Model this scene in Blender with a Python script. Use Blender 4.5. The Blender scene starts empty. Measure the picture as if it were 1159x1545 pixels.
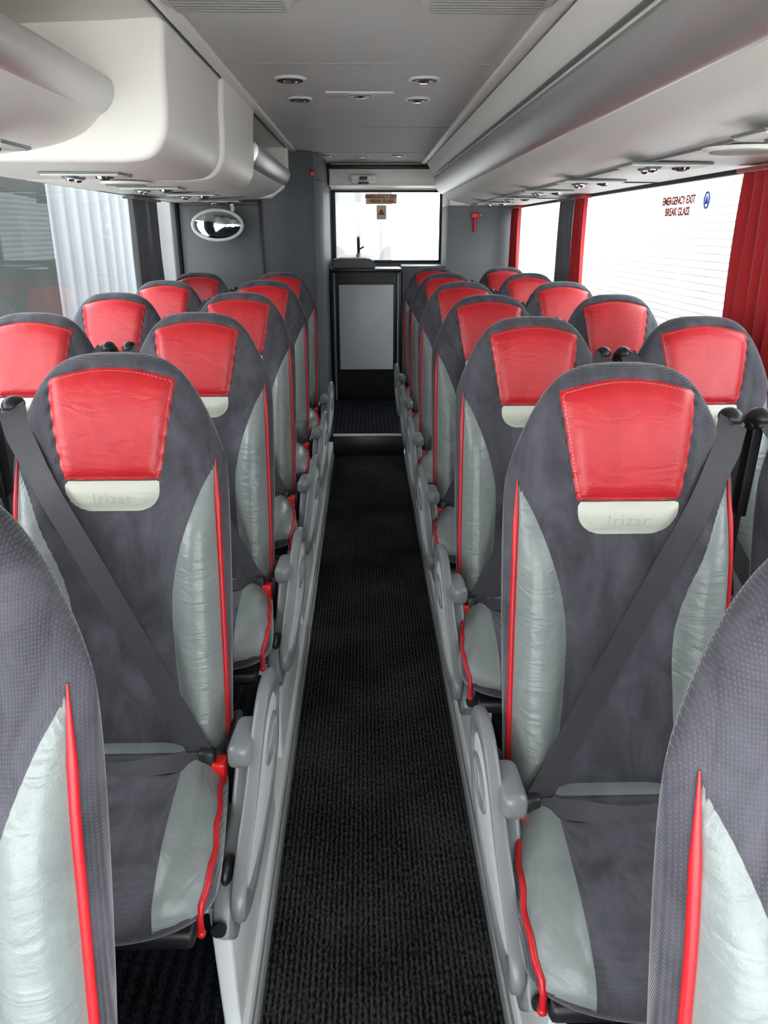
import bpy, bmesh, math
from mathutils import Vector, Matrix
pi=math.pi
sc=bpy.context.scene
H=1.5
# ------------------------------------------------------------------ materials
def newmat(name):
    m=bpy.data.materials.new(name); m.use_nodes=True
    nt=m.node_tree; b=nt.nodes['Principled BSDF']
    return m,nt,b
def N(nt,t,**k):
    n=nt.nodes.new(t)
    for a,v in k.items():
        if a.startswith('i_'):
            key=a[2:]
            key=int(key) if key.isdigit() else key.replace('_',' ')
            n.inputs[key].default_value=v
        else: setattr(n,a,v)
    return n
def L(nt,a,b): nt.links.new(a,b)
def coords(nt): return N(nt,'ShaderNodeTexCoord').outputs['Object']
def simple(name,col,rough=.5,metal=0,noise=0.0,nscale=8,bump=0.0,bscale=300,coat=0,sheen=0):
    m,nt,b=newmat(name)
    b.inputs['Roughness'].default_value=rough; b.inputs['Metallic'].default_value=metal
    b.inputs['Coat Weight'].default_value=coat
    b.inputs['Sheen Weight'].default_value=sheen
    co=coords(nt)
    n=N(nt,'ShaderNodeTexNoise',i_Scale=nscale,i_Detail=4.0); L(nt,co,n.inputs['Vector'])
    mx=N(nt,'ShaderNodeMix',data_type='RGBA')
    c=list(col)
    mx.inputs[6].default_value=[max(0,x*(1-noise)) for x in c]+[1]
    mx.inputs[7].default_value=[min(1,x*(1+noise)) for x in c]+[1]
    L(nt,n.outputs['Fac'],mx.inputs[0]); L(nt,mx.outputs[2],b.inputs['Base Color'])
    if bump>0:
        n2=N(nt,'ShaderNodeTexNoise',i_Scale=bscale,i_Detail=2.0); L(nt,co,n2.inputs['Vector'])
        bp=N(nt,'ShaderNodeBump',i_Strength=bump,i_Distance=.002); L(nt,n2.outputs['Fac'],bp.inputs['Height'])
        L(nt,bp.outputs['Normal'],b.inputs['Normal'])
    return m
M_white=simple('rack_offwhite_plastic',(.86,.83,.765),.42,noise=.03)
M_ceil=simple('ceiling_lining',(.62,.605,.575),.7,noise=.04,bump=.2)
M_plast=simple('seat_trim_grey_plastic',(.165,.18,.185),.30,noise=.04)
M_plw=simple('seat_trim_white_plastic',(.62,.65,.64),.38,noise=.04)
M_dark=simple('black_plastic',(.012,.012,.014),.4,noise=.1)
M_pipe=simple('red_piping',(.50,.010,.016),.36,noise=.05)
M_belt=simple('belt_webbing',(.030,.030,.034),.48,noise=.15,nscale=60,bump=.5,bscale=700)
M_metal=simple('satin_silver_rail',(.66,.65,.64),.36,metal=.75,noise=.04)
M_chrome=simple('chrome',(.8,.8,.8),.12,metal=1.0)
M_mirror=simple('mirror_silvering',(.50,.52,.53),.06,metal=1.0)
M_gwall=simple('bulkhead_grey_laminate',(.082,.088,.096),.5,noise=.08,bump=.2)
M_gwall2=simple('bulkhead_light_grey',(.15,.16,.17),.45,noise=.05)
M_black=simple('cabinet_black',(.010,.010,.011),.35)
M_door=simple('cabinet_door_silver',(.50,.53,.55),.35,noise=.04)
M_red_c=simple('curtain_red',(.40,.005,.010),.8,noise=.15,sheen=.3,bump=.4)
M_gr_c=simple('curtain_grey',(.11,.115,.125),.85,noise=.15,sheen=.3,bump=.4)
M_frame=simple('window_rubber',(.02,.02,.022),.5)
M_redp=simple('red_plastic',(.65,.012,.012),.35)
M_conc=simple('concrete_bounce_yard',(.52,.52,.50),.9,noise=.15,nscale=3,bump=.5,bscale=60)  # yard albedo raised to bounce daylight up onto the rack undersides
M_side=simple('lower_wall_grey',(.14,.14,.15),.8,noise=.1)
M_orange=simple('sign_ink_orange',(.35,.035,.01),.6)
M_blue=simple('sign_ink_blue',(.03,.06,.35),.6)
M_paper=simple('sign_paper',(.60,.48,.36),.6)
M_emb=simple('embossed_logo',(.43,.445,.375),.5)
M_vent=simple('vent_grille',(.30,.29,.26),.6)

def ridged(name,col,axis,pitch,depth=.35,rough=.5,line=.6):
    m,nt,b=newmat(name); b.inputs['Roughness'].default_value=rough
    co=coords(nt); s=N(nt,'ShaderNodeSeparateXYZ'); L(nt,co,s.inputs[0])
    a=N(nt,'ShaderNodeMath',operation='MULTIPLY'); L(nt,s.outputs[axis],a.inputs[0]); a.inputs[1].default_value=2*pi/pitch
    c=N(nt,'ShaderNodeMath',operation='SINE'); L(nt,a.outputs[0],c.inputs[0])
    d=N(nt,'ShaderNodeMapRange'); L(nt,c.outputs[0],d.inputs[0])
    d.inputs[1].default_value=-1; d.inputs[2].default_value=-.4
    nz=N(nt,'ShaderNodeTexNoise',i_Scale=1.2,i_Detail=5.0); L(nt,co,nz.inputs['Vector'])
    mx=N(nt,'ShaderNodeMix',data_type='RGBA')
    mx.inputs[6].default_value=[x*line for x in col]+[1]; mx.inputs[7].default_value=list(col)+[1]
    L(nt,d.outputs[0],mx.inputs[0])
    m2=N(nt,'ShaderNodeMix',data_type='RGBA',blend_type='MULTIPLY'); m2.inputs[0].default_value=.35
    L(nt,mx.outputs[2],m2.inputs[6]); L(nt,nz.outputs['Fac'],m2.inputs[7])
    L(nt,m2.outputs[2],b.inputs['Base Color'])
    bp=N(nt,'ShaderNodeBump',i_Strength=depth,i_Distance=.02); L(nt,c.outputs[0],bp.inputs['Height']); L(nt,bp.outputs['Normal'],b.inputs['Normal'])
    return m
M_shut=ridged('white_roller_shutter',(.44,.44,.44),2,.11,line=.6)
M_clad=ridged('pale_cladding',(.20,.225,.24),1,.55,line=.6)
M_cladr=ridged('rear_cladding',(.29,.29,.285),0,.36,line=.75)
M_darkb=simple('dark_building',(.022,.028,.026),.8,noise=.6,nscale=1.3,bump=.3,bscale=5)

def carpet(name,base,spk,pitch):
    m,nt,b=newmat(name); b.inputs['Roughness'].default_value=.95
    b.inputs['Specular IOR Level'].default_value=.10
    co=coords(nt); s=N(nt,'ShaderNodeSeparateXYZ'); L(nt,co,s.inputs[0])
    a=N(nt,'ShaderNodeMath',operation='MULTIPLY'); L(nt,s.outputs[0],a.inputs[0]); a.inputs[1].default_value=2*pi/pitch
    c=N(nt,'ShaderNodeMath',operation='SINE'); L(nt,a.outputs[0],c.inputs[0])
    mp=N(nt,'ShaderNodeMapping'); mp.inputs['Scale'].default_value=(1,.45,1); L(nt,co,mp.inputs[0])
    n=N(nt,'ShaderNodeTexNoise',i_Scale=190.0,i_Detail=3.0); L(nt,mp.outputs[0],n.inputs['Vector'])
    n2=N(nt,'ShaderNodeTexNoise',i_Scale=3.5,i_Detail=3.0); L(nt,co,n2.inputs['Vector'])
    ad=N(nt,'ShaderNodeMath',operation='MULTIPLY_ADD'); L(nt,c.outputs[0],ad.inputs[0]); ad.inputs[1].default_value=.12; L(nt,n.outputs['Fac'],ad.inputs[2])
    ad2=N(nt,'ShaderNodeMath',operation='MULTIPLY_ADD'); L(nt,n2.outputs['Fac'],ad2.inputs[0]); ad2.inputs[1].default_value=.40; L(nt,ad.outputs[0],ad2.inputs[2])
    r=N(nt,'ShaderNodeMapRange'); L(nt,ad2.outputs[0],r.inputs[0]); r.inputs[1].default_value=.56; r.inputs[2].default_value=1.0
    mx=N(nt,'ShaderNodeMix',data_type='RGBA'); mx.inputs[6].default_value=base+(1,); mx.inputs[7].default_value=spk+(1,)
    L(nt,r.outputs[0],mx.inputs[0]); L(nt,mx.outputs[2],b.inputs['Base Color'])
    bp=N(nt,'ShaderNodeBump',i_Strength=.9,i_Distance=.005); L(nt,ad.outputs[0],bp.inputs['Height']); L(nt,bp.outputs['Normal'],b.inputs['Normal'])
    return m
M_carpet=carpet('ribbed_aisle_carpet',(.0030,.0030,.0031),(.078,.077,.074),.0125)
M_carpet2=carpet('platform_floor_covering',(.004,.005,.007),(.035,.037,.045),.03)

def glassmat():
    m=bpy.data.materials.new('window_glass'); m.use_nodes=True; nt=m.node_tree; nt.nodes.clear()
    o=N(nt,'ShaderNodeOutputMaterial'); t=N(nt,'ShaderNodeBsdfTransparent'); t.inputs[0].default_value=(.95,.97,.97,1)
    g=N(nt,'ShaderNodeBsdfGlossy'); g.inputs['Roughness'].default_value=.0
    lw=N(nt,'ShaderNodeLayerWeight'); lw.inputs['Blend'].default_value=.5
    pw=N(nt,'ShaderNodeMath',operation='POWER',i_1=3.0); L(nt,lw.outputs['Facing'],pw.inputs[0])
    f=N(nt,'ShaderNodeMapRange',i_3=.04,i_4=.40); L(nt,pw.outputs[0],f.inputs[0]); mx=N(nt,'ShaderNodeMixShader')
    L(nt,f.outputs[0],mx.inputs[0]); L(nt,t.outputs[0],mx.inputs[1]); L(nt,g.outputs[0],mx.inputs[2]); L(nt,mx.outputs[0],o.inputs[0])
    return m
M_glass=glassmat()

def uphol():
    m,nt,b=newmat('seat_upholstery')
    co=coords(nt)
    def mask(name,lo=-.0004,hi=.0004):
        a=N(nt,'ShaderNodeAttribute',attribute_name=name); r=N(nt,'ShaderNodeMapRange')
        L(nt,a.outputs['Fac'],r.inputs[0]); r.inputs[1].default_value=lo; r.inputs[2].default_value=hi
        return a,r.outputs[0]
    ar,red=mask('d_red'); ac,cream=mask('d_cream'); al,lea=mask('d_lea'); as_,seam=mask('d_seam',-.0015,.0002)
    oi=N(nt,'ShaderNodeObjectInfo')
    vo=N(nt,'ShaderNodeVectorMath',operation='ADD'); L(nt,co,vo.inputs[0]); L(nt,oi.outputs['Location'],vo.inputs[1])
    mpf=N(nt,'ShaderNodeMapping'); mpf.inputs['Scale'].default_value=(1.5,1,.7); mpf.inputs['Rotation'].default_value=(0,.5,0); L(nt,vo.outputs[0],mpf.inputs[0])
    n=N(nt,'ShaderNodeTexNoise',i_Scale=9.0,i_Detail=6.0,i_Roughness=.65,i_Distortion=.8); L(nt,mpf.outputs[0],n.inputs['Vector'])
    rr=N(nt,'ShaderNodeMapRange'); L(nt,n.outputs['Fac'],rr.inputs[0]); rr.inputs[1].default_value=.38; rr.inputs[2].default_value=.68
    fab=N(nt,'ShaderNodeMix',data_type='RGBA'); fab.inputs[6].default_value=(.027,.027,.035,1); fab.inputs[7].default_value=(.082,.082,.100,1)
    L(nt,rr.outputs[0],fab.inputs[0])
    w=N(nt,'ShaderNodeTexWave',i_Scale=110.0,bands_direction='X'); w.inputs['Distortion'].default_value=1.0
    L(nt,co,w.inputs['Vector'])
    w2=N(nt,'ShaderNodeTexWave',i_Scale=80.0,bands_direction='Z'); w2.inputs['Distortion'].default_value=1.0
    L(nt,co,w2.inputs['Vector'])
    wm=N(nt,'ShaderNodeMath',operation='MULTIPLY'); L(nt,w.outputs['Fac'],wm.inputs[0]); L(nt,w2.outputs['Fac'],wm.inputs[1])
    def mixc(fac,a,bb):
        x=N(nt,'ShaderNodeMix',data_type='RGBA'); L(nt,fac,x.inputs[0])
        if isinstance(a,tuple): x.inputs[6].default_value=a
        else: L(nt,a,x.inputs[6])
        if isinstance(bb,tuple): x.inputs[7].default_value=bb
        else: L(nt,bb,x.inputs[7])
        return x.outputs[2]
    c=mixc(wm.outputs[0],fab.outputs[2],(.13,.13,.15,1)); 
    cx=N(nt,'ShaderNodeMix',data_type='RGBA'); cx.inputs[0].default_value=.40; L(nt,fab.outputs[2],cx.inputs[6]); L(nt,c,cx.inputs[7]); c=cx.outputs[2]
    c=mixc(seam,c,(.012,.012,.016,1))
    lc=mixc(rr.outputs[0],(.185,.213,.205,1),(.228,.26,.25,1))
    c=mixc(lea,c,lc)
    c=mixc(cream,c,(.53,.55,.465,1))
    rc=mixc(rr.outputs[0],(.44,.012,.018,1),(.53,.020,.029,1))
    c=mixc(red,c,rc)
    s=N(nt,'ShaderNodeSeparateXYZ'); L(nt,co,s.inputs[0])
    sm=N(nt,'ShaderNodeMath',operation='ADD'); L(nt,s.outputs[0],sm.inputs[0]); L(nt,s.outputs[2],sm.inputs[1])
    s2=N(nt,'ShaderNodeMath',operation='MULTIPLY',i_1=2*pi/.0055); L(nt,sm.outputs[0],s2.inputs[0])
    s3=N(nt,'ShaderNodeMath',operation='SINE'); L(nt,s2.outputs[0],s3.inputs[0])
    s4=N(nt,'ShaderNodeMath',operation='GREATER_THAN',i_1=-.3); L(nt,s3.outputs[0],s4.inputs[0])
    cmp=N(nt,'ShaderNodeMath',operation='COMPARE'); L(nt,ar.outputs['Fac'],cmp.inputs[0]); cmp.inputs[1].default_value=.0042; cmp.inputs[2].default_value=.0006
    st=N(nt,'ShaderNodeMath',operation='MULTIPLY'); L(nt,s4.outputs[0],st.inputs[0]); L(nt,cmp.outputs[0],st.inputs[1])
    c=mixc(st.outputs[0],c,(.80,.20,.14,1))
    L(nt,c,b.inputs['Base Color'])
    mxm=N(nt,'ShaderNodeMath',operation='MAXIMUM'); L(nt,red,mxm.inputs[0]); L(nt,cream,mxm.inputs[1])
    mxm2=N(nt,'ShaderNodeMath',operation='MAXIMUM'); L(nt,mxm.outputs[0],mxm2.inputs[0]); L(nt,lea,mxm2.inputs[1])
    r1=N(nt,'ShaderNodeMapRange',i_3=.85,i_4=.37); L(nt,mxm2.outputs[0],r1.inputs[0])
    r1b=N(nt,'ShaderNodeMath',operation='MULTIPLY_ADD',i_1=-.06); L(nt,lea,r1b.inputs[0]); L(nt,r1.outputs[0],r1b.inputs[2]); L(nt,r1b.outputs[0],b.inputs['Roughness'])
    r2=N(nt,'ShaderNodeMapRange',i_3=.5,i_4=0.0); L(nt,mxm2.outputs[0],r2.inputs[0]); L(nt,r2.outputs[0],b.inputs['Sheen Weight'])
    b.inputs['Sheen Roughness'].default_value=.3
    v=N(nt,'ShaderNodeTexVoronoi',i_Scale=420.0); L(nt,co,v.inputs['Vector'])
    mpw=N(nt,'ShaderNodeMapping'); mpw.inputs['Scale'].default_value=(.8,.8,2.4); L(nt,vo.outputs[0],mpw.inputs[0])
    wr=N(nt,'ShaderNodeTexNoise',i_Scale=15.0,i_Detail=2.0,i_Distortion=1.2); L(nt,mpw.outputs[0],wr.inputs['Vector'])
    wk=N(nt,'ShaderNodeMapRange',i_3=2.6,i_4=6.0); L(nt,lea,wk.inputs[0])
    wa=N(nt,'ShaderNodeMath',operation='MULTIPLY'); L(nt,wr.outputs['Fac'],wa.inputs[0]); L(nt,wk.outputs[0],wa.inputs[1])
    vv=N(nt,'ShaderNodeMath',operation='MULTIPLY_ADD',i_1=.35); L(nt,v.outputs['Distance'],vv.inputs[0]); L(nt,wa.outputs[0],vv.inputs[2])
    fb=N(nt,'ShaderNodeMath',operation='MULTIPLY_ADD',i_1=2.0); L(nt,n.outputs['Fac'],fb.inputs[0]); L(nt,wm.outputs[0],fb.inputs[2])
    hx=N(nt,'ShaderNodeMix',data_type='FLOAT'); L(nt,mxm2.outputs[0],hx.inputs[0]); L(nt,fb.outputs[0],hx.inputs[2]); L(nt,vv.outputs[0],hx.inputs[3])
    bp=N(nt,'ShaderNodeBump',i_Strength=.6,i_Distance=.0011); L(nt,hx.outputs[0],bp.inputs['Height']); L(nt,bp.outputs['Normal'],b.inputs['Normal'])
    return m
M_uph=uphol()
ATTR=['d_red','d_cream','d_lea','d_seam']
# ------------------------------------------------------------------ mesh builder
class MB:
    def __init__(s): s.v=[];s.f=[];s.fm=[];s.mats=[];s.at=[]
    def mi(s,m):
        if m not in s.mats: s.mats.append(m)
        return s.mats.index(m)
    def add(s,vs,fs,mat,at=None):
        o=len(s.v); s.v+= [tuple(p) for p in vs]; k=s.mi(mat)
        s.at += at if at else [(-1,-1,-1,-1)]*len(vs)
        for f in fs: s.f.append(tuple(i+o for i in f)); s.fm.append(k)
    def bm(s,b,mat,mx=None):
        if mx: b.transform(mx)
        b.verts.index_update()
        s.add([v.co[:] for v in b.verts],[[v.index for v in f.verts] for f in b.faces],mat); b.free()
    def box(s,x0,x1,y0,y1,z0,z1,mat,bev=.004,seg=2,mx=None):
        b=bmesh.new(); bmesh.ops.create_cube(b,size=1)
        for v in b.verts: v.co=Vector(((x0+x1)/2+v.co.x*(x1-x0),(y0+y1)/2+v.co.y*(y1-y0),(z0+z1)/2+v.co.z*(z1-z0)))
        if bev>0: bmesh.ops.bevel(b,geom=b.edges[:],offset=bev,segments=seg,affect='EDGES',profile=.5)
        s.bm(b,mat,mx)
    def prism(s,pts,a0,a1,axis,mat,bev=0.0,seg=3,mx=None):
        b=bmesh.new()
        def mk(p,a):
            if axis==0: return (a,p[0],p[1])
            if axis==1: return (p[0],a,p[1])
            return (p[0],p[1],a)
        A=[b.verts.new(mk(p,a0)) for p in pts]; B=[b.verts.new(mk(p,a1)) for p in pts]
        n=len(pts); b.faces.new(A); b.faces.new(B[::-1])
        for i in range(n): b.faces.new((A[i],B[i],B[(i+1)%n],A[(i+1)%n]))
        bmesh.ops.recalc_face_normals(b,faces=b.faces[:])
        if bev>0:
            ed=[e for e in b.edges if abs((e.verts[0].co-e.verts[1].co)[axis])<1e-7]
            bmesh.ops.bevel(b,geom=ed,offset=bev,segments=seg,affect='EDGES',profile=.5)
        s.bm(b,mat,mx)
    def tube(s,path,r,mat,sides=8,closed=False,sx=1.0,up=Vector((1,0,0)),cap=True):
        path=[Vector(p) for p in path]; n=len(path); vs=[];fs=[]
        for i,p in enumerate(path):
            a=path[(i-1)%n] if (closed or i>0) else p; c=path[(i+1)%n] if (closed or i<n-1) else p
            d=(c-a).normalized(); u=(up-d*up.dot(d))
            if u.length<1e-4: u=Vector((0,0,1))-d*d.z
            u.normalize(); w=d.cross(u)
            rr=r[i] if isinstance(r,list) else r
            for k in range(sides):
                t=2*pi*k/sides; vs.append(p+u*math.cos(t)*rr*sx+w*math.sin(t)*rr)
        m=n if closed else n-1
        for i in range(m):
            for k in range(sides):
                j=(i+1)%n; fs.append((i*sides+k,i*sides+(k+1)%sides,j*sides+(k+1)%sides,j*sides+k))
        if not closed and cap: fs.append(tuple(range(sides))[::-1]); fs.append(tuple((n-1)*sides+k for k in range(sides)))
        s.add(vs,fs,mat)
    def cyl(s,p,r1,r2,h,axis,mat,seg=24,bev=0):
        b=bmesh.new(); bmesh.ops.create_cone(b,cap_ends=True,segments=seg,radius1=r1,radius2=r2,depth=h)
        R=Matrix.Identity(4)
        if axis==0: R=Matrix.Rotation(pi/2,4,'Y')
        if axis==1: R=Matrix.Rotation(pi/2,4,'X')
        if bev: bmesh.ops.bevel(b,geom=[e for e in b.edges if len(e.link_faces)==2 and any(len(f.verts)>4 for f in e.link_faces)],offset=bev,segments=2,affect='EDGES')
        s.bm(b,mat,Matrix.Translation(p)@R)
    def sph(s,p,sx,sy,sz,mat,seg=20):
        b=bmesh.new(); bmesh.ops.create_uvsphere(b,u_segments=seg,v_segments=seg//2,radius=1)
        s.bm(b,mat,Matrix.Translation(p)@Matrix.Diagonal((sx,sy,sz,1)))
    def mesh(s,name,mirror=False,angle=40,attrs=False,merge=False):
        me=bpy.data.meshes.new(name)
        v=[(-p[0],p[1],p[2]) for p in s.v] if mirror else s.v
        f=[t[::-1] for t in s.f] if mirror else s.f
        me.from_pydata(v,[],f)
        for m in s.mats: me.materials.append(m)
        me.polygons.foreach_set('material_index',s.fm)
        if attrs:
            for i,a in enumerate(ATTR):
                at=me.attributes.new(a,'FLOAT','POINT'); at.data.foreach_set('value',[q[i] for q in s.at])
        if merge:
            b=bmesh.new(); b.from_mesh(me); bmesh.ops.remove_doubles(b,verts=b.verts[:],dist=2e-6); b.to_mesh(me); b.free()
        me.polygons.foreach_set('use_smooth',[True]*len(me.polygons))
        me.set_sharp_from_angle(angle=math.radians(angle))
        me.update(); return me
    def obj(s,name,**k):
        o=bpy.data.objects.new(name,s.mesh(name,**k)); sc.collection.objects.link(o); return o
def cr(x,pts):
    xs=[p[0] for p in pts]
    if x<=xs[0]: return pts[0][1]
    if x>=xs[-1]: return pts[-1][1]
    for i in range(len(pts)-1):
        if x<=xs[i+1]:
            x0,y0=pts[i];x1,y1=pts[i+1]
            m0=(pts[i+1][1]-pts[i-1][1])/(xs[i+1]-xs[i-1]) if i>0 else (y1-y0)/(x1-x0)
            m1=(pts[i+2][1]-pts[i][1])/(xs[i+2]-xs[i]) if i+2<len(pts) else (y1-y0)/(x1-x0)
            h=x1-x0;t=(x-x0)/h
            return (2*t**3-3*t**2+1)*y0+(t**3-2*t**2+t)*h*m0+(-2*t**3+3*t**2)*y1+(t**3-t**2)*h*m1
def ss(a,b,x):
    t=max(0,min(1,(x-a)/(b-a))); return t*t*(3-2*t)
def spline2(pts,n=10,closed=True):
    out=[];m=len(pts)
    for i in range(m if closed else m-1):
        g=lambda k: Vector(pts[k%m]) if closed else Vector(pts[max(0,min(m-1,k))])
        p0,p1,p2,p3=g(i-1),g(i),g(i+1),g(i+2)
        for k in range(n):
            t=k/n
            out.append(.5*((2*p1)+(-p0+p2)*t+(2*p0-5*p1+4*p2-p3)*t*t+(-p0+3*p1-3*p2+p3)*t**3))
    if not closed: out.append(Vector(pts[-1]))
    return out
# ------------------------------------------------------------------ seat
ZB=.44; ZT=1.285
def Wz(z): return cr(z,[(.44,.197),(.6,.200),(.8,.206),(1.0,.208),(1.1,.204),(1.2,.192),(1.29,.18)])
def Zt(u): return ZT-.03*u*u-.17*abs(u)**5
XI=[(.44,.120),(.52,.117),(.7,.101),(.82,.098),(.9,.112),(.98,.138),(1.04,.163),(1.085,.186),(1.2,.2)]
def xi(z): return cr(z,XI)
def xp(z): return cr(z,[(.44,.190),(.6,.192),(.85,.192),(1.0,.190),(1.09,.186)])
def sd_red(x,z):
    w=.088+.031*max(0,(z-1.06)/.18)**.85
    return min(z-1.063,1.262-1.6*x*x-z,(w-abs(x))*.985)
def sd_cream(x,z):
    cx=.088-.045; cz=1.002+.045
    dx=abs(x)-cx; dz=cz-z
    d=.045-math.hypot(max(dx,0),max(dz,0)) if (dx>0 or dz>0) else .045
    w=.088-abs(x)
    return min(1.0605-z,d,w+.0)
def sd_wing(x,z): return min(xp(z)-abs(x),abs(x)-xi(z),(1.086-z))
def back_uv(x,z):
    u=max(-1,min(1,x/Wz(z))); v=max(0,min(1,(z-ZB)/(Zt(u)-ZB))); return u,v
def fronty(x,z,groove=True):
    u,v=back_uv(x,z)
    e=math.sqrt(max(0,1-abs(u)**5))*math.sqrt(max(0,1-v**16))
    ax=abs(x)
    y=.048*e
    y+=.036*ss(.085,.15,ax)*(1-.75*ss(.165,.208,ax))*(1-ss(.93,1.10,z))*min(1,e*1.5)
    y+=.014*(1-ss(.09,.14,ax))*ss(.98,1.06,z)*e
    y-=.010*(1-ss(.06,.12,ax))*(1-ss(.75,.95,z))
    if groove:
        d1=sd_red(x,z);d2=sd_cream(x,z);d3=sd_wing(x,z)
        for d in (d1,max(d1,d2),d3):
            y-=.0036*math.exp(-(d/.0038)**2)
        if max(d1,d2)>0: y+=.006*ss(0,.024,max(d1,d2))
        if d3>0: y+=.004*ss(0,.025,d3)
        if z>1.09: y-=.0018*math.exp(-((abs(u)-.87)*.2/.0025)**2)*e
    return -y-(ZT-z)*.20
def build_seat(aisle,leg,arm,toe,mirror,name):
    B=MB()
    Nn=76; Mm=124
    vs=[];at=[];idx=[]
    for j in range(Mm+1):
        v=math.sin(pi/2*j/Mm); row=[]
        for i in range(Nn+1):
            u=math.sin(pi/2*(-1+2*i/Nn)); z=ZB+v*(Zt(u)-ZB); x=u*Wz(z)
            row.append(len(vs)); vs.append((x,fronty(x,z),z))
            sm=-abs(abs(u)-.87)*.2+.0008 if z>1.09 else -1
            at.append((sd_red(x,z),sd_cream(x,z),sd_wing(x,z),sm))
        for i in range(Nn-1,0,-1):
            u=math.sin(pi/2*(-1+2*i/Nn)); z=ZB+v*(Zt(u)-ZB); x=u*Wz(z)
            e=math.sqrt(max(0,1-abs(u)**4))*math.sqrt(max(0,1-v**14))
            row.append(len(vs)); vs.append((x,.06*e-(ZT-z)*.20,z)); at.append((-1,-1,-1,-1))
        idx.append(row)
    fs=[];R=len(idx[0])
    for j in range(Mm):
        for i in range(R):
            k=(i+1)%R; fs.append((idx[j][i],idx[j][k],idx[j+1][k],idx[j+1][i]))
    fs.append(tuple(idx[0][::-1]))
    B.add(vs,fs,M_uph,at)
    for s in (-1,1):
        p=[]
        for k in range(60):
            z=1.092-(1.092-.47)*k/59; x=s*(xp(z)+.002)
            p.append((x,fronty(x,z,False)-.0015,z))
        B.tube(p,[.001+.0046*min(1,k/7) for k in range(60)],M_pipe,10)
    # cushion
    Nc=56;Mc=64
    YB=-.15;LC=.47
    def Wc(t): return cr(t,[(0,.190),(.35,.208),(.7,.226),(.9,.230),(1,.220)])
    def cpt(u,t,top):
        y=YB-t*(LC-.05*abs(u)**3); x=u*Wc(t)
        e=math.sqrt(max(0,1-abs(u)**5.5))*math.sqrt(max(0,1-t**8))
        zc=.472+.030*t
        if top:
            z=zc+.058*e+.026*ss(.5,.78,abs(u))*e*(1-.3*t)+.008*math.sin(pi*t)*e
        else: z=zc-.062*e
        return x,y,z
    vs=[];at=[];idx=[]
    for j in range(Mc+1):
        t=math.sin(pi/2*j/Mc); row=[]
        for i in range(Nc+1):
            u=math.sin(pi/2*(-1+2*i/Nc)); x,y,z=cpt(u,t,True)
            dfab=min(.116+.030*t-abs(x),(t-.16)*.4)
            dl=min(-dfab,(.965-abs(u))*.2)
            z-=.004*math.exp(-(dfab/.004)**2)
            row.append(len(vs)); vs.append((x,y,z)); at.append((-1,-1,dl,-1))
        for i in range(Nc-1,0,-1):
            u=math.sin(pi/2*(-1+2*i/Nc)); row.append(len(vs)); vs.append(cpt(u,t,False)); at.append((-1,-1,-1,-1))
        idx.append(row)
    fs=[];R=len(idx[0])
    for j in range(Mc):
        for i in range(R):
            k=(i+1)%R; fs.append((idx[j][i],idx[j][k],idx[j+1][k],idx[j+1][i]))
    fs.append(tuple(idx[0][::-1]))
    B.add(vs,[f[::-1] for f in fs],M_uph,at)
    for s in (-1,1):
        p=[]
        for k in range(50):
            t=.02+.965*k/49; x,y,z=cpt(s*(.955+.006*math.sin(k*.55)),t,True); p.append((x+s*.001,y,z+.001))
        x,y,z=p[-1]; p+= [(x-s*.002,y-.006,z-.02),(x-s*.003,y-.004,z-.05)]
        B.tube(p,.0056,M_pipe,8)
        B.sph((x-s*.003,y-.004,z-.053),.008,.008,.008,M_pipe,10)
    B.box(-.19,.19,-.55,-.12,.395,.43,M_dark,.01)
    B.box(-.18,.18,-.20,-.06,.36,.50,M_dark,.01)
    for s in (-1,1):
        B.box(min(s*.195,s*.215),max(s*.195,s*.215),-.24,-.11,.42,.56,M_dark,.008)
    if not aisle:
        B.prism([(-.42,.40),(-.12,.40),(-.16,.10),(-.40,.10)],-.22,-.185,0,M_plw,.005)
    if aisle:
        B.prism([(-.50,.43),(.03,.43),(.10,.30),(.10,.105),(-.47,.105)],leg[0],leg[1],0,M_plw,.008)
        B.box(leg[0]-.05,leg[0]+.01,-.45,-.05,.36,.42,M_plw,.01)
        a0,a1=arm; am=(a0+a1)/2; 
        shear=Matrix(((1,toe,0,toe*.33),(0,1,0,0),(0,0,1,0),(0,0,0,1)))
        C=MB()
        hoop=spline2([(-.135,.575),(-.115,.635),(-.145,.680),(-.215,.685),(-.290,.645),(-.380,.565),(-.475,.500),(-.525,.455),(-.510,.410),(-.44,.400),(-.34,.420),(-.22,.47),(-.155,.52)],6)
        cx=sum(p[0] for p in hoop)/len(hoop); cz=sum(p[1] for p in hoop)/len(hoop)
        inner=[((p[0]-cx)*.80+cx-.002,(p[1]-cz)*.70+cz+.004) for p in hoop]
        n=len(hoop); vs=[]
        th=(a1-a0)/2
        for i in range(n):
            o=Vector((hoop[i][0],hoop[i][1])); q=Vector(inner[i]); c=(o+q)/2; d=(o-q)/2
            for k in range(12):
                a=2*pi*k/12; ca=math.copysign(abs(math.cos(a))**.7,math.cos(a)); sa=math.copysign(abs(math.sin(a))**.7,math.sin(a))
                pt=c+d*ca; vs.append((am+th*sa,pt.x,pt.y))
        fs=[]
        for i in range(n):
            j=(i+1)%n
            for k in range(12): fs.append((i*12+k,j*12+k,j*12+(k+1)%12,i*12+(k+1)%12))
        C.add(vs,fs,M_plast)
        C.prism([((p[0]-cx)*1.06+cx,(p[1]-cz)*1.06+cz) for p in inner],am-th*.3,am+th*.6,0,M_plw,.003)
        ov=[(am+th*.7,cx+.08+.052*math.cos(t),cz+.035+.026*math.sin(t)+.016*math.cos(t)) for t in [2*pi*k/28 for k in range(28)]]
        C.tube(ov,.0045,M_plast,8,closed=True)
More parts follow.
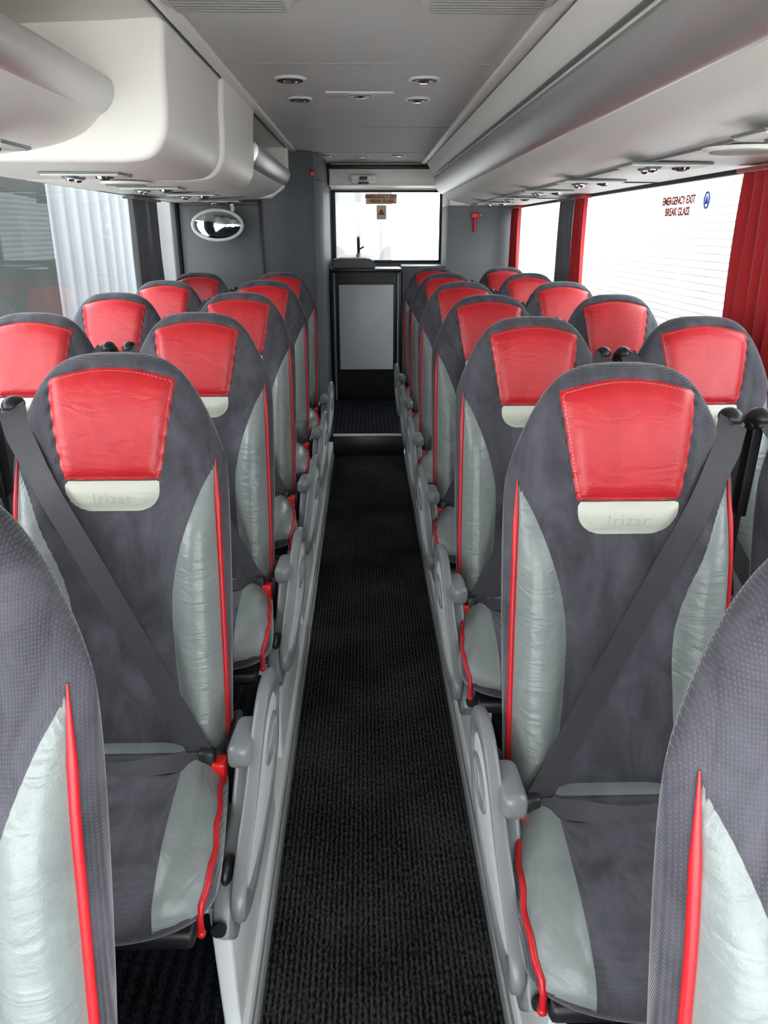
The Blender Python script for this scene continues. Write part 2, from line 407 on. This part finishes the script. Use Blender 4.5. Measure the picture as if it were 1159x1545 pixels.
        C.prism([(-.22,.60),(-.20,.47),(-.30,.37),(-.50,.36),(-.53,.40),(-.50,.46),(-.36,.50),(-.29,.57)],a0-.034,a0+.004,0,M_plast,.010)
        C.box(a0-.036,a0+.010,-.345,-.235,.585,.635,M_plast,.016,3)
        C.cyl((a0-.018,-.532,.42),.013,.013,.012,1,M_dark,20,bev=.002)
        C.sph((a0-.015,-.46,.475),.012,.03,.022,M_dark,16)
        C.v=[tuple(shear@Vector(p)) for p in C.v]
        off=len(B.v); B.v+=C.v; B.at+=C.at
        for ff,k in zip(C.f,C.fm): B.f.append(tuple(i+off for i in ff)); B.fm.append(B.mi(C.mats[k]))
    # belt
    s=1 if aisle else -1
    P0=Vector((-s*.198,1.185)); P1=Vector((s*.165,.545)); n=60
    d=(P1-P0).normalized(); w=Vector((-d.y,d.x))
    ys=[];pp=[]
    for k in range(n+1):
        t=k/n; p=P0.lerp(P1,t)
        pp.append(p)
        ys.append(min(fronty(max(-.192,min(.192,(p+w*o).x)),(p+w*o).y,False) for o in (-.022,0,.022))-.008)
    ys[-1]-=.03
    for it in range(400):
        for k in range(1,n): ys[k]=min(ys[k],(ys[k-1]+ys[k+1])/2)
    vs=[];fs=[]
    for k in range(n+1):
        tw=.012*(1-min(1,k/10))
        for o,dy in ((-.0235,0),(.0235,0),(.0235,.0022),(-.0235,.0022)):
            q=pp[k]+w*o; vs.append((q.x,ys[k]+dy+tw*(o/.0235)*s,q.y))
    for k in range(n):
        for a in range(4): fs.append((k*4+a,k*4+(a+1)%4,(k+1)*4+(a+1)%4,(k+1)*4+a))
    B.add(vs,fs,M_belt)
    y0=ys[0]
    B.sph((-s*.204,y0+.024,1.186),.020,.030,.018,M_dark,20)
    B.sph((-s*.214,y0+.038,1.160),.014,.024,.034,M_dark,16)
    B.box(-s*.203-.017,-s*.203+.017,y0-.006,y0+.03,1.170,1.182,M_dark,.005,3)
    B.prism([(y0+.0,1.17),(y0+.05,1.17),(y0+.045,1.00),(y0+.01,1.00)],-s*.216-.010,-s*.216+.010,0,M_dark,.004)
    B.tube([(-s*.213,y0+.03,1.03),(-s*.218,y0+.02,.8),(-s*.213,y0-.03,.55)],.012,M_belt,6,sx=.3)
    hx=s*.170; hy=ys[-1]
    B.box(hx-.016,hx+.016,hy-.012,hy+.014,.515,.575,M_dark,.006)
    B.box(hx+s*.008-.012,hx+s*.008+.012,hy-.02,hy+.02,.50,.53,M_dark,.006)
    B.box(hx+s*.022-.013,hx+s*.022+.013,hy-.018,hy+.016,.508,.553,M_redp,.004)
    lp=spline2([(hx,hy-.005,.545),(s*.10,hy-.02,.552),(0,hy-.025,.540),(-s*.10,hy-.02,.556),(-s*.175,hy+.03,.55)],8,closed=False)
    vs=[];fs=[]
    for q in lp:
        vs+= [(q.x,q.y-.016,q.z-.002),(q.x,q.y+.014,q.z+.018),(q.x,q.y+.015,q.z+.016),(q.x,q.y-.015,q.z-.004)]
    for k in range(len(lp)-1):
        for a in range(4): fs.append((k*4+a,k*4+(a+1)%4,(k+1)*4+(a+1)%4,(k+1)*4+a))
    B.add(vs,fs,M_belt)
    cu=bpy.data.curves.new('t','FONT'); cu.body='Irizar'; cu.size=.030; cu.align_x='CENTER'; cu.space_character=1.15; cu.resolution_u=2
    to=bpy.data.objects.new('t',cu); sc.collection.objects.link(to)
    dg=bpy.context.evaluated_depsgraph_get(); tm=to.evaluated_get(dg).to_mesh()
    sgn=-1 if mirror else 1
    vs=[(sgn*v.co.x,fronty(v.co.x,1.020+v.co.y)-.0012,1.020+v.co.y) for v in tm.vertices]
    fs=[tuple(p.vertices)[::sgn] for p in tm.polygons]
    B.add(vs,fs,M_emb)
    to.evaluated_get(dg).to_mesh_clear(); bpy.data.objects.remove(to); bpy.data.curves.remove(cu)
    return B.mesh(name,mirror=mirror,angle=50,attrs=True,merge=True)
mLA=build_seat(True,(.204,.238),(.258,.284),.06,False,'seat_mesh_a')
mLW=build_seat(False,None,None,0,False,'seat_mesh_b')
mRA=build_seat(True,(.140,.172),(.228,.254),.04,True,'seat_mesh_c')
mRW=build_seat(False,None,None,0,True,'seat_mesh_d')
def seat(me,x,y):
    o=bpy.data.objects.new('passenger_seat',me); sc.collection.objects.link(o); o.location=(x,y,0)
P=.777
for k in range(-1,5):
    seat(mLA,-.477,1.48+P*k); seat(mLW,-.945,1.48+P*k)
for k in range(-1,6):
    seat(mRA,.455,1.34+P*k); seat(mRW,.918,1.34+P*k)

# ------------------------------------------------------------------ shell
Y0=-.9; YE=6.9
b=MB(); b.box(-.24,.29,Y0,5.27,-.05,0,M_carpet,0); b.obj('floor')
b=MB(); b.box(-1.2,-.27,Y0,5.3,-.05,.10,M_carpet2,0); b.obj('floor_platform_left')
b=MB(); b.box(.31,1.2,Y0,6.9,-.05,.10,M_carpet2,0); b.obj('floor_platform_right')
for nm,x0,x1,s in (('baseboard_left',-.275,-.228,1),('baseboard_right',.276,.32,-1)):
    b=MB(); b.box(x0,x1,Y0,5.24,-.02,.108,M_plw,.006)
    xa=x1 if s>0 else x0
    b.box(xa-.004,xa+.004,Y0,5.24,.07,.078,M_plast,.002)
    b.box(xa-.006,xa+.006,Y0,5.24,0,.018,M_plast,.003)
    b.obj(nm)
b=MB(); b.box(-.275,.276,5.26,6.88,-.05,.148,M_carpet2,0); b.box(-.228,.276,5.245,5.275,.142,.156,M_plw,.004)
b.box(-.228,.276,5.25,5.262,0,.14,M_black,.002); b.obj('rear_step')
b=MB(); b.box(-1.2,1.2,Y0,YE,2.0,2.04,M_ceil,0)
b.obj('ceiling')
b=MB()
for yy in (1.2,2.75,4.3,5.6):
    b.box(-.44,.44,yy,yy+.006,1.9975,2.001,M_vent,0)
for x in (-.455,.455):
    b.box(x-.018,x+.018,Y0,6.4,1.985,2.001,M_white,.004); b.box(x*1.06-.003,x*1.06+.003,Y0,6.4,1.985,2.001,M_plast,0)
b.obj('trim_ceiling')
def wall(name,X0,X1,wins):
    b=MB(); b.box(X0,X1,Y0,YE,-.3,.98,M_side,0); b.box(X0,X1,Y0,YE,1.69,2.04,M_white,0)
    y=Y0
    for (a,c) in wins:
        if a>y: b.box(X0,X1,y,a,.98,1.69,M_gwall,0)
        y=c
    if y<YE: b.box(X0,X1,y,YE,.98,1.69,M_gwall,0)
    o=b.obj(name); return o
wl=[(Y0+.05,4.45),(4.6,5.28)]; wr=[(Y0+.05,1.95),(2.02,4.55),(4.75,6.40)]
wall('wall_left',-1.24,-1.2,wl); wall('wall_right',1.2,1.24,wr)
wn=1
for X,ws in ((-1.215,wl),(1.215,wr)):
    for a,c in ws:
        b=MB(); b.add([(X,a,.98),(X,c,.98),(X,c,1.69),(X,a,1.69)],[(0,1,2,3)],M_glass)
        for (p,q,r,s) in ((a,a+.02,.98,1.69),(c-.02,c,.98,1.69),(a,c,.98,1.0),(a,c,1.675,1.69)):
            b.box(X-.012,X+.012,p,q,r,s,M_frame,.002)
        b.obj('window_%d'%wn); wn+=1
b=MB()
b.box(-1.24,-.27,YE,YE+.04,-.3,2.04,M_gwall2,0); b.box(.66,1.24,YE,YE+.04,-.3,2.04,M_gwall2,0)
b.box(-.27,.66,YE,YE+.04,-.3,1.25,M_gwall,0); b.box(-.27,.66,YE,YE+.04,1.83,2.04,M_white,0)
b.obj('wall_rear')
b=MB(); b.add([(-.27,YE+.013,1.25),(.66,YE+.013,1.25),(.66,YE+.013,1.83),(-.27,YE+.013,1.83)],[(0,1,2,3)],M_glass)
for q in ((-.27,-.235,1.25,1.83),(.64,.66,1.25,1.83),(-.27,.66,1.25,1.275),(-.27,.66,1.81,1.83)):
    b.box(q[0],q[1],YE-.01,YE+.03,q[2],q[3],M_frame,.006)
b.obj('window_%d'%wn)
b=MB(); b.prism([(-.25,2.0),(.55,2.0),(.62,1.93),(.655,1.84),(-.27,1.84),(-.27,1.96)],6.45,6.88,1,M_white,.02); 
b.box(-.27,.655,6.40,6.44,1.955,1.985,M_dark,.01)
b.obj('trim_rear_header')
b=MB(); b.box(-.10,.10,6.30,6.45,1.86,1.91,M_white,.02,4); b.cyl((0,6.35,1.855),.045,.035,.03,2,M_plast,24,bev=.005); b.box(-.03,.03,6.285,6.3,1.87,1.895,M_dark,.006)
b.obj('ceiling_camera_unit')
# ------------------------------------------------------------------ luggage racks
def rackR():
    b=MB()
    pts=[(.473,1.999),(.50,1.955),(.532,1.902),(.56,1.89),(.60,1.79)]+[tuple(p) for p in spline2([(.60,1.775),(.66,1.735),(.74,1.712),(.82,1.700)],5,closed=False)]+[(.83,1.694),(1.0,1.690),(1.19,1.688),(1.19,1.999)]
    b.prism(pts,Y0,6.29,1,M_white,.0)
    el=[]
    c=Vector((.578,1.834)); a=Vector((.06,-.115)).normalized()*.070; w=Vector((-.115,-.06)).normalized()*.034
    for k in range(32):
        t=2*pi*k/32; q=c+a*math.cos(t)+w*math.sin(t); el.append((q.x,q.y))
    b.prism(el,Y0,6.27,1,M_metal,.004)
    b.box(.520,.535,Y0,6.28,1.897,1.902,M_plast,0)
    for yy in (.2,1.75,3.3,4.85):
        b.box(.80,1.19,yy,yy+.004,1.684,1.692,M_dark,0)
    b.box(.826,.832,Y0,6.29,1.688,1.697,M_plast,0)
    b.obj('luggage_rack')
rackR()
def ellx(cx,cz,A,Bm):
    c=Vector((cx,cz)); a=Vector((-.06,-.115)).normalized()*A; w=Vector((-.115,.06)).normalized()*Bm
    return [tuple(c+a*math.cos(2*pi*k/32)+w*math.sin(2*pi*k/32)) for k in range(32)]
def rackL():
    b=MB()
    def openbin(y0,y1,xr,A,Bm):
        sh=[(xr+.012,1.80)]+[tuple(p) for p in spline2([(xr,1.785),(xr-.05,1.74),(xr-.12,1.712),(xr-.20,1.695)],5,closed=False)]+[(-1.0,1.68),(-1.19,1.675),(-1.19,1.72),(xr-.2,1.74),(xr-.03,1.82)]
        b.prism(sh,y0,y1,1,M_white,0)
        b.prism(ellx(xr+.0,1.822,A,Bm),y0,y1,1,M_metal,.004)
        bk=[tuple(p) for p in spline2([(-1.19,1.72),(-1.12,1.80),(-1.08,1.90),(-.95,1.965),(-.6,1.985),(-.48,1.995)],5,closed=False)]
        b.prism(bk+[(-.48,2.0),(-1.19,2.0)],y0,y1,1,M_white,0)
    openbin(Y0,2.19,-.655,.046,.030)
    openbin(3.70,5.24,-.495,.052,.032)
    def bulk(y0,y1,xi_,zb):
        arc=[tuple(p) for p in spline2([(xi_,1.88),(xi_-.002,1.79),(xi_-.014,1.725),(xi_-.055,1.680),(xi_-.13,zb)],6,closed=False)]
        pts=[(xi_+.01,1.999),(xi_+.004,1.94)]+arc+[(-1.19,zb+.003),(-1.19,1.999)]
        b.prism(pts,y0,y1,1,M_white,.018,4)
    bulk(2.17,2.93,-.492,1.668); bulk(2.936,3.70,-.478,1.668)
    b.prism([(-.47,1.999),(-.47,1.86),(-.50,1.76),(-.58,1.70),(-1.19,1.68),(-1.19,1.999)],5.20,5.29,1,M_white,.02,4)
    b.obj('luggage_rack')
rackL()
def psu(x,y,z,sgn):
    b=MB(); b.box(x-.13,x+.11,y-.075,y+.075,z-.006,z+.001,M_plast,.002)
    b.box(x-.125,x+.105,y-.07,y+.07,z-.009,z-.004,M_white,.002)
    for dx,dy in ((-.05,-.03),(-.05,.035)):
        b.cyl((x+dx,y+dy,z-.011),.022,.026,.010,2,M_plast,24,bev=.002); b.sph((x+dx,y+dy,z-.016),.014,.014,.010,M_chrome)
    b.cyl((x+.045,y,z-.011),.026,.030,.010,2,M_chrome,24,bev=.002); b.sph((x+.045,y,z-.014),.018,.018,.006,M_dark)
    o=b.obj('reading_light_panel')
for k in range(7): psu(.90,.9+.777*k,1.688,1)
for k in range(6): psu(-.84,1.02+.777*k,1.668 if 2.2<1.02+.777*k<3.7 else 1.676,-1)
for (x,y,z) in ((.90,1.98,1.690),(.90,4.35,1.690),(-.84,2.95,1.667)):
    b=MB(); b.cyl((x,y,z-.006),.085,.09,.008,2,M_white,40,bev=.003); b.cyl((x,y,z-.011),.07,.07,.004,2,M_vent,40); b.obj('ceiling_speaker')
for (x,y,r) in ((-.25,3.0,.055),(.215,3.0,.055),(-.25,3.42,.05),(.22,3.42,.05),(-.01,3.32,.055),(-.24,5.75,.05),(.24,5.75,.05),(-.01,5.85,.055)):
    b=MB(); b.cyl((x,y,1.996),r,r*1.06,.008,2,M_plw,32,bev=.002); b.cyl((x,y,1.991),r*.80,r*.82,.004,2,M_dark if abs(x)>.1 else M_plast,32); b.sph((x,y,1.989),r*.45,r*.45,.005,M_chrome,16); b.obj('ceiling_downlight')
b=MB(); b.box(-.14,.12,3.26,3.38,1.994,2.001,M_ceil,.002); b.obj('ceiling_lamp_plate')
for x in (-.30,.28,):
    b=MB(); pts=[(x+.15*math.copysign(abs(math.cos(t))**.7,math.cos(t)),1.96+.13*math.copysign(abs(math.sin(t))**.7,math.sin(t))) for t in [2*pi*k/40 for k in range(40)]]
    b.prism(pts,1.978,2.0,2,M_ceil,.006)
    for k in range(9): b.box(x-.125+.0,x+.125,1.865+k*.022,1.875+k*.022,1.974,1.980,M_vent,.001)
    b.obj('air_vent')
# ------------------------------------------------------------------ toilet cubicle
b=MB()
cub=[(-1.19,5.32),(-.66,5.32),(-.655,5.325),(-.655,5.335),(-.65,5.335)]+[(-.65+.37*math.sin(t),5.335+.42*(1-math.cos(t))) for t in [pi/2*k/14 for k in range(1,15)]]+[(-.28,6.88),(-1.19,6.88)]
b.prism(cub,.10,1.995,2,M_gwall,0)
dr=[(-.53+.255*math.sin(t),5.42+.36*(1-math.cos(t))-.012) for t in [pi/2*k/12 for k in range(0,13)]]
out=dr+[(p[0]-.02,p[1]+.02) for p in dr[::-1]]
b.prism(out,.16,1.82,2,M_gwall2,0); b.prism(out,1.835,1.99,2,M_gwall2,0)
b.box(-.35,-.325,5.50,5.53,1.85,1.885,M_redp,.004)
b.box(-1.19,-.68,5.306,5.32,1.66,1.69,M_dark,.003); b.box(-.675,-.662,5.30,5.32,.3,1.72,M_dark,.003)
b.obj('toilet_cubicle')
b=MB()
el=[(-.915+.155*math.cos(t),5.12,1.54+.088*math.sin(t)) for t in [2*pi*k/48 for k in range(48)]]
b.tube(el,.010,M_plw,10,closed=True,up=Vector((0,1,0)))
b.sph((-.915,5.125,1.54),.152,.03,.086,M_mirror,48)
b.tube([(-.83,5.15,1.60),(-.82,5.16,1.64),(-.83,5.15,1.683)],.012,M_plw,8,up=Vector((0,1,0)))
b.obj('convex_mirror')
# ------------------------------------------------------------------ rear kitchenette
b=MB()
b.box(-.275,.30,6.42,6.88,.149,1.20,M_black,.006)
b.box(-.205,.235,6.402,6.42,.42,1.10,M_door,.004)
b.box(-.225,.255,6.408,6.42,.40,1.12,M_dark,.003)
b.box(-.275,.30,6.39,6.88,1.20,1.225,M_black,.006)
b.box(-.25,-.235,6.40,6.42,.16,1.19,M_plast,.003); b.box(.265,.28,6.40,6.42,.16,1.19,M_plast,.003)
b.obj('galley_cabinet')
b=MB(); b.prism([(-.26,1.225),(-.25,1.29),(-.20,1.30),(.04,1.30),(.08,1.285),(.09,1.225)],6.43,6.80,1,M_gwall,.008)
b.box(-.19,.02,6.47,6.72,1.298,1.304,M_dark,.002)
b.tube([(-.045,6.76,1.29),(-.045,6.76,1.42),(-.045,6.74,1.455),(-.045,6.70,1.46),(-.045,6.67,1.44),(-.045,6.665,1.41)],.012,M_dark,10)
b.tube([(-.045,6.76,1.36),(.0,6.75,1.385)],.007,M_dark,8,up=Vector((0,1,0)))
b.cyl((-.045,6.76,1.31),.024,.018,.04,2,M_chrome,16)
b.obj('sink_unit')
b=MB(); b.box(.31,.655,6.5,6.88,.10,1.24,M_gwall,.008); b.obj('rear_side_cabinet')
b=MB(); b.box(.66,1.19,6.42,6.88,.10,1.69,M_gwall2,.006); b.obj('rear_partition')
b=MB(); b.box(.66,1.19,6.30,6.88,1.691,1.995,M_white,.01); b.obj('trim_rear_right')
b=MB(); b.tube([(.875,6.40,1.50),(.875,6.395,1.60)],[.010,.013],M_redp,10); b.box(.845,.905,6.38,6.41,1.60,1.645,M_redp,.010,3); b.cyl((.915,6.395,1.622),.004,.008,.02,0,M_chrome,10)
b.box(.862,.888,6.405,6.421,1.51,1.58,M_redp,.003); b.obj('emergency_hammer')
# ------------------------------------------------------------------ curtains
def curtain(x,y0,y1,z0,z1,mat,pl,tie=None):
    n=pl*10; m=24; vs=[];fs=[]
    for j in range(m+1):
        z=z1+(z0-z1)*j/m
        for i in range(n+1):
            t=i/n; y=y0+(y1-y0)*t
            vs.append((x+.022*math.sin(2*pi*pl*t+.6*math.sin(3*z))*(.6+.4*j/m)*1.0,y+.006*math.sin(9*z+t*20),z))
    for j in range(m):
        for i in range(n): a=j*(n+1)+i; fs.append((a,a+1,a+n+2,a+n+1))
    b=MB(); b.add(vs,fs,mat); b.box(x-.03,x+.03,y0-.01,y1+.01,z1-.004,z1+.008,mat,.004)
    o=b.obj('curtain'); return o
curtain(1.165,2.14,2.50,1.0,1.672,M_red_c,5)
curtain(1.165,4.28,4.46,1.0,1.672,M_red_c,4)
curtain(1.165,4.49,4.80,1.0,1.672,M_gr_c,5)
curtain(1.165,6.10,6.36,1.0,1.672,M_red_c,4)
curtain(-1.165,4.12,4.40,1.0,1.66,M_gr_c,6)
curtain(-1.165,4.42,4.64,1.0,1.66,M_gr_c,4)
# ------------------------------------------------------------------ notices on glass
def text(name,body,size,loc,rot,mat):
    cu=bpy.data.curves.new(name,'FONT'); cu.body=body; cu.size=size; cu.align_x='CENTER'; cu.extrude=.0005; cu.offset=.0012
    o=bpy.data.objects.new(name,cu); sc.collection.objects.link(o); o.location=loc; o.rotation_euler=rot
    cu.materials.append(mat); return o
text('emergency_exit_sign','EMERGENCY EXIT\nBREAK GLASS',.040,(1.208,3.13,1.60),(pi/2,0,-pi/2),M_orange)
text('emergency_exit_sign','EMERGENCY EXIT\nBREAK GLASS',.034,(.15,YE-.018,1.765),(pi/2,0,0),M_orange)
b=MB(); b.box(.02,.28,YE-.014,YE-.010,1.72,1.80,M_paper,0); b.box(.11,.19,YE-.014,YE-.010,1.60,1.71,M_paper,0); b.prism([(.12,1.635),(.18,1.635),(.15,1.685)],YE-.017,YE-.015,1,M_orange,0); b.obj('warning_sticker')
for (x,y) in ((1.205,2.86),(-1.205,2.55)):
    ring=[(x,y+.020*math.cos(t),1.605+.026*math.sin(t)) for t in [2*pi*k/24 for k in range(24)]]
    b=MB(); b.tube(ring,.0030,M_blue,6,closed=True)
    b.prism([(y-.010,1.592),(y+.010,1.592),(y,1.62)],x-.002,x+.002,0,M_blue,0); b.obj('hammer_sticker')
# ------------------------------------------------------------------ outside
b=MB(); b.box(-40,40,-20,50,-1.35,-1.3,M_conc,0); b.obj('ground')
b=MB(); b.box(5.2,5.6,-3,45,-1.3,3.2,M_shut,0); b.obj('roller_shutter_building')
b=MB(); b.box(-4.4,-4.0,2,10.5,-1.3,2.6,M_darkb,0); b.box(-4.4,-3.7,2,10.6,2.6,2.75,M_darkb,0.02); b.obj('dark_outbuilding')
b=MB(); b.box(-4.9,-4.5,10.65,30,-1.3,3.6,M_clad,0); b.obj('clad_building')
b=MB(); b.box(-3.6,.45,13,13.4,-1.3,5.0,M_cladr,0); b.obj('rear_building')
# ------------------------------------------------------------------ light
w=bpy.data.worlds.new('overcast_sky'); sc.world=w; w.use_nodes=True
nt=w.node_tree; bg=nt.nodes['Background']; 
tc=N(nt,'ShaderNodeTexCoord'); sp=N(nt,'ShaderNodeSeparateXYZ'); L(nt,tc.outputs['Generated'],sp.inputs[0])
cr_=N(nt,'ShaderNodeMapRange',i_1=-.1,i_2=.6); L(nt,sp.outputs[2],cr_.inputs[0])
mx=N(nt,'ShaderNodeMix',data_type='RGBA'); mx.inputs[6].default_value=(.97,.98,1,1); mx.inputs[7].default_value=(.92,.95,1,1)
L(nt,cr_.outputs[0],mx.inputs[0]); L(nt,mx.outputs[2],bg.inputs[0]); bg.inputs[1].default_value=3.6
# ------------------------------------------------------------------ camera
f=1150.; th=math.atan(422.5/f); ps=math.atan(30.5/f*math.cos(th))
cd=bpy.data.cameras.new('camera'); cam=bpy.data.objects.new('camera',cd); sc.collection.objects.link(cam)
cd.sensor_fit='VERTICAL'; cd.sensor_height=36; cd.sensor_width=27; cd.lens=36*f/1545; cd.clip_start=.01
cam.location=(0,0,H); cam.rotation_euler=(pi/2-th,0,-ps); sc.camera=cam
sc.view_settings.view_transform='Standard'; sc.view_settings.look='None'; sc.view_settings.exposure=1.05; sc.view_settings.gamma=1.0
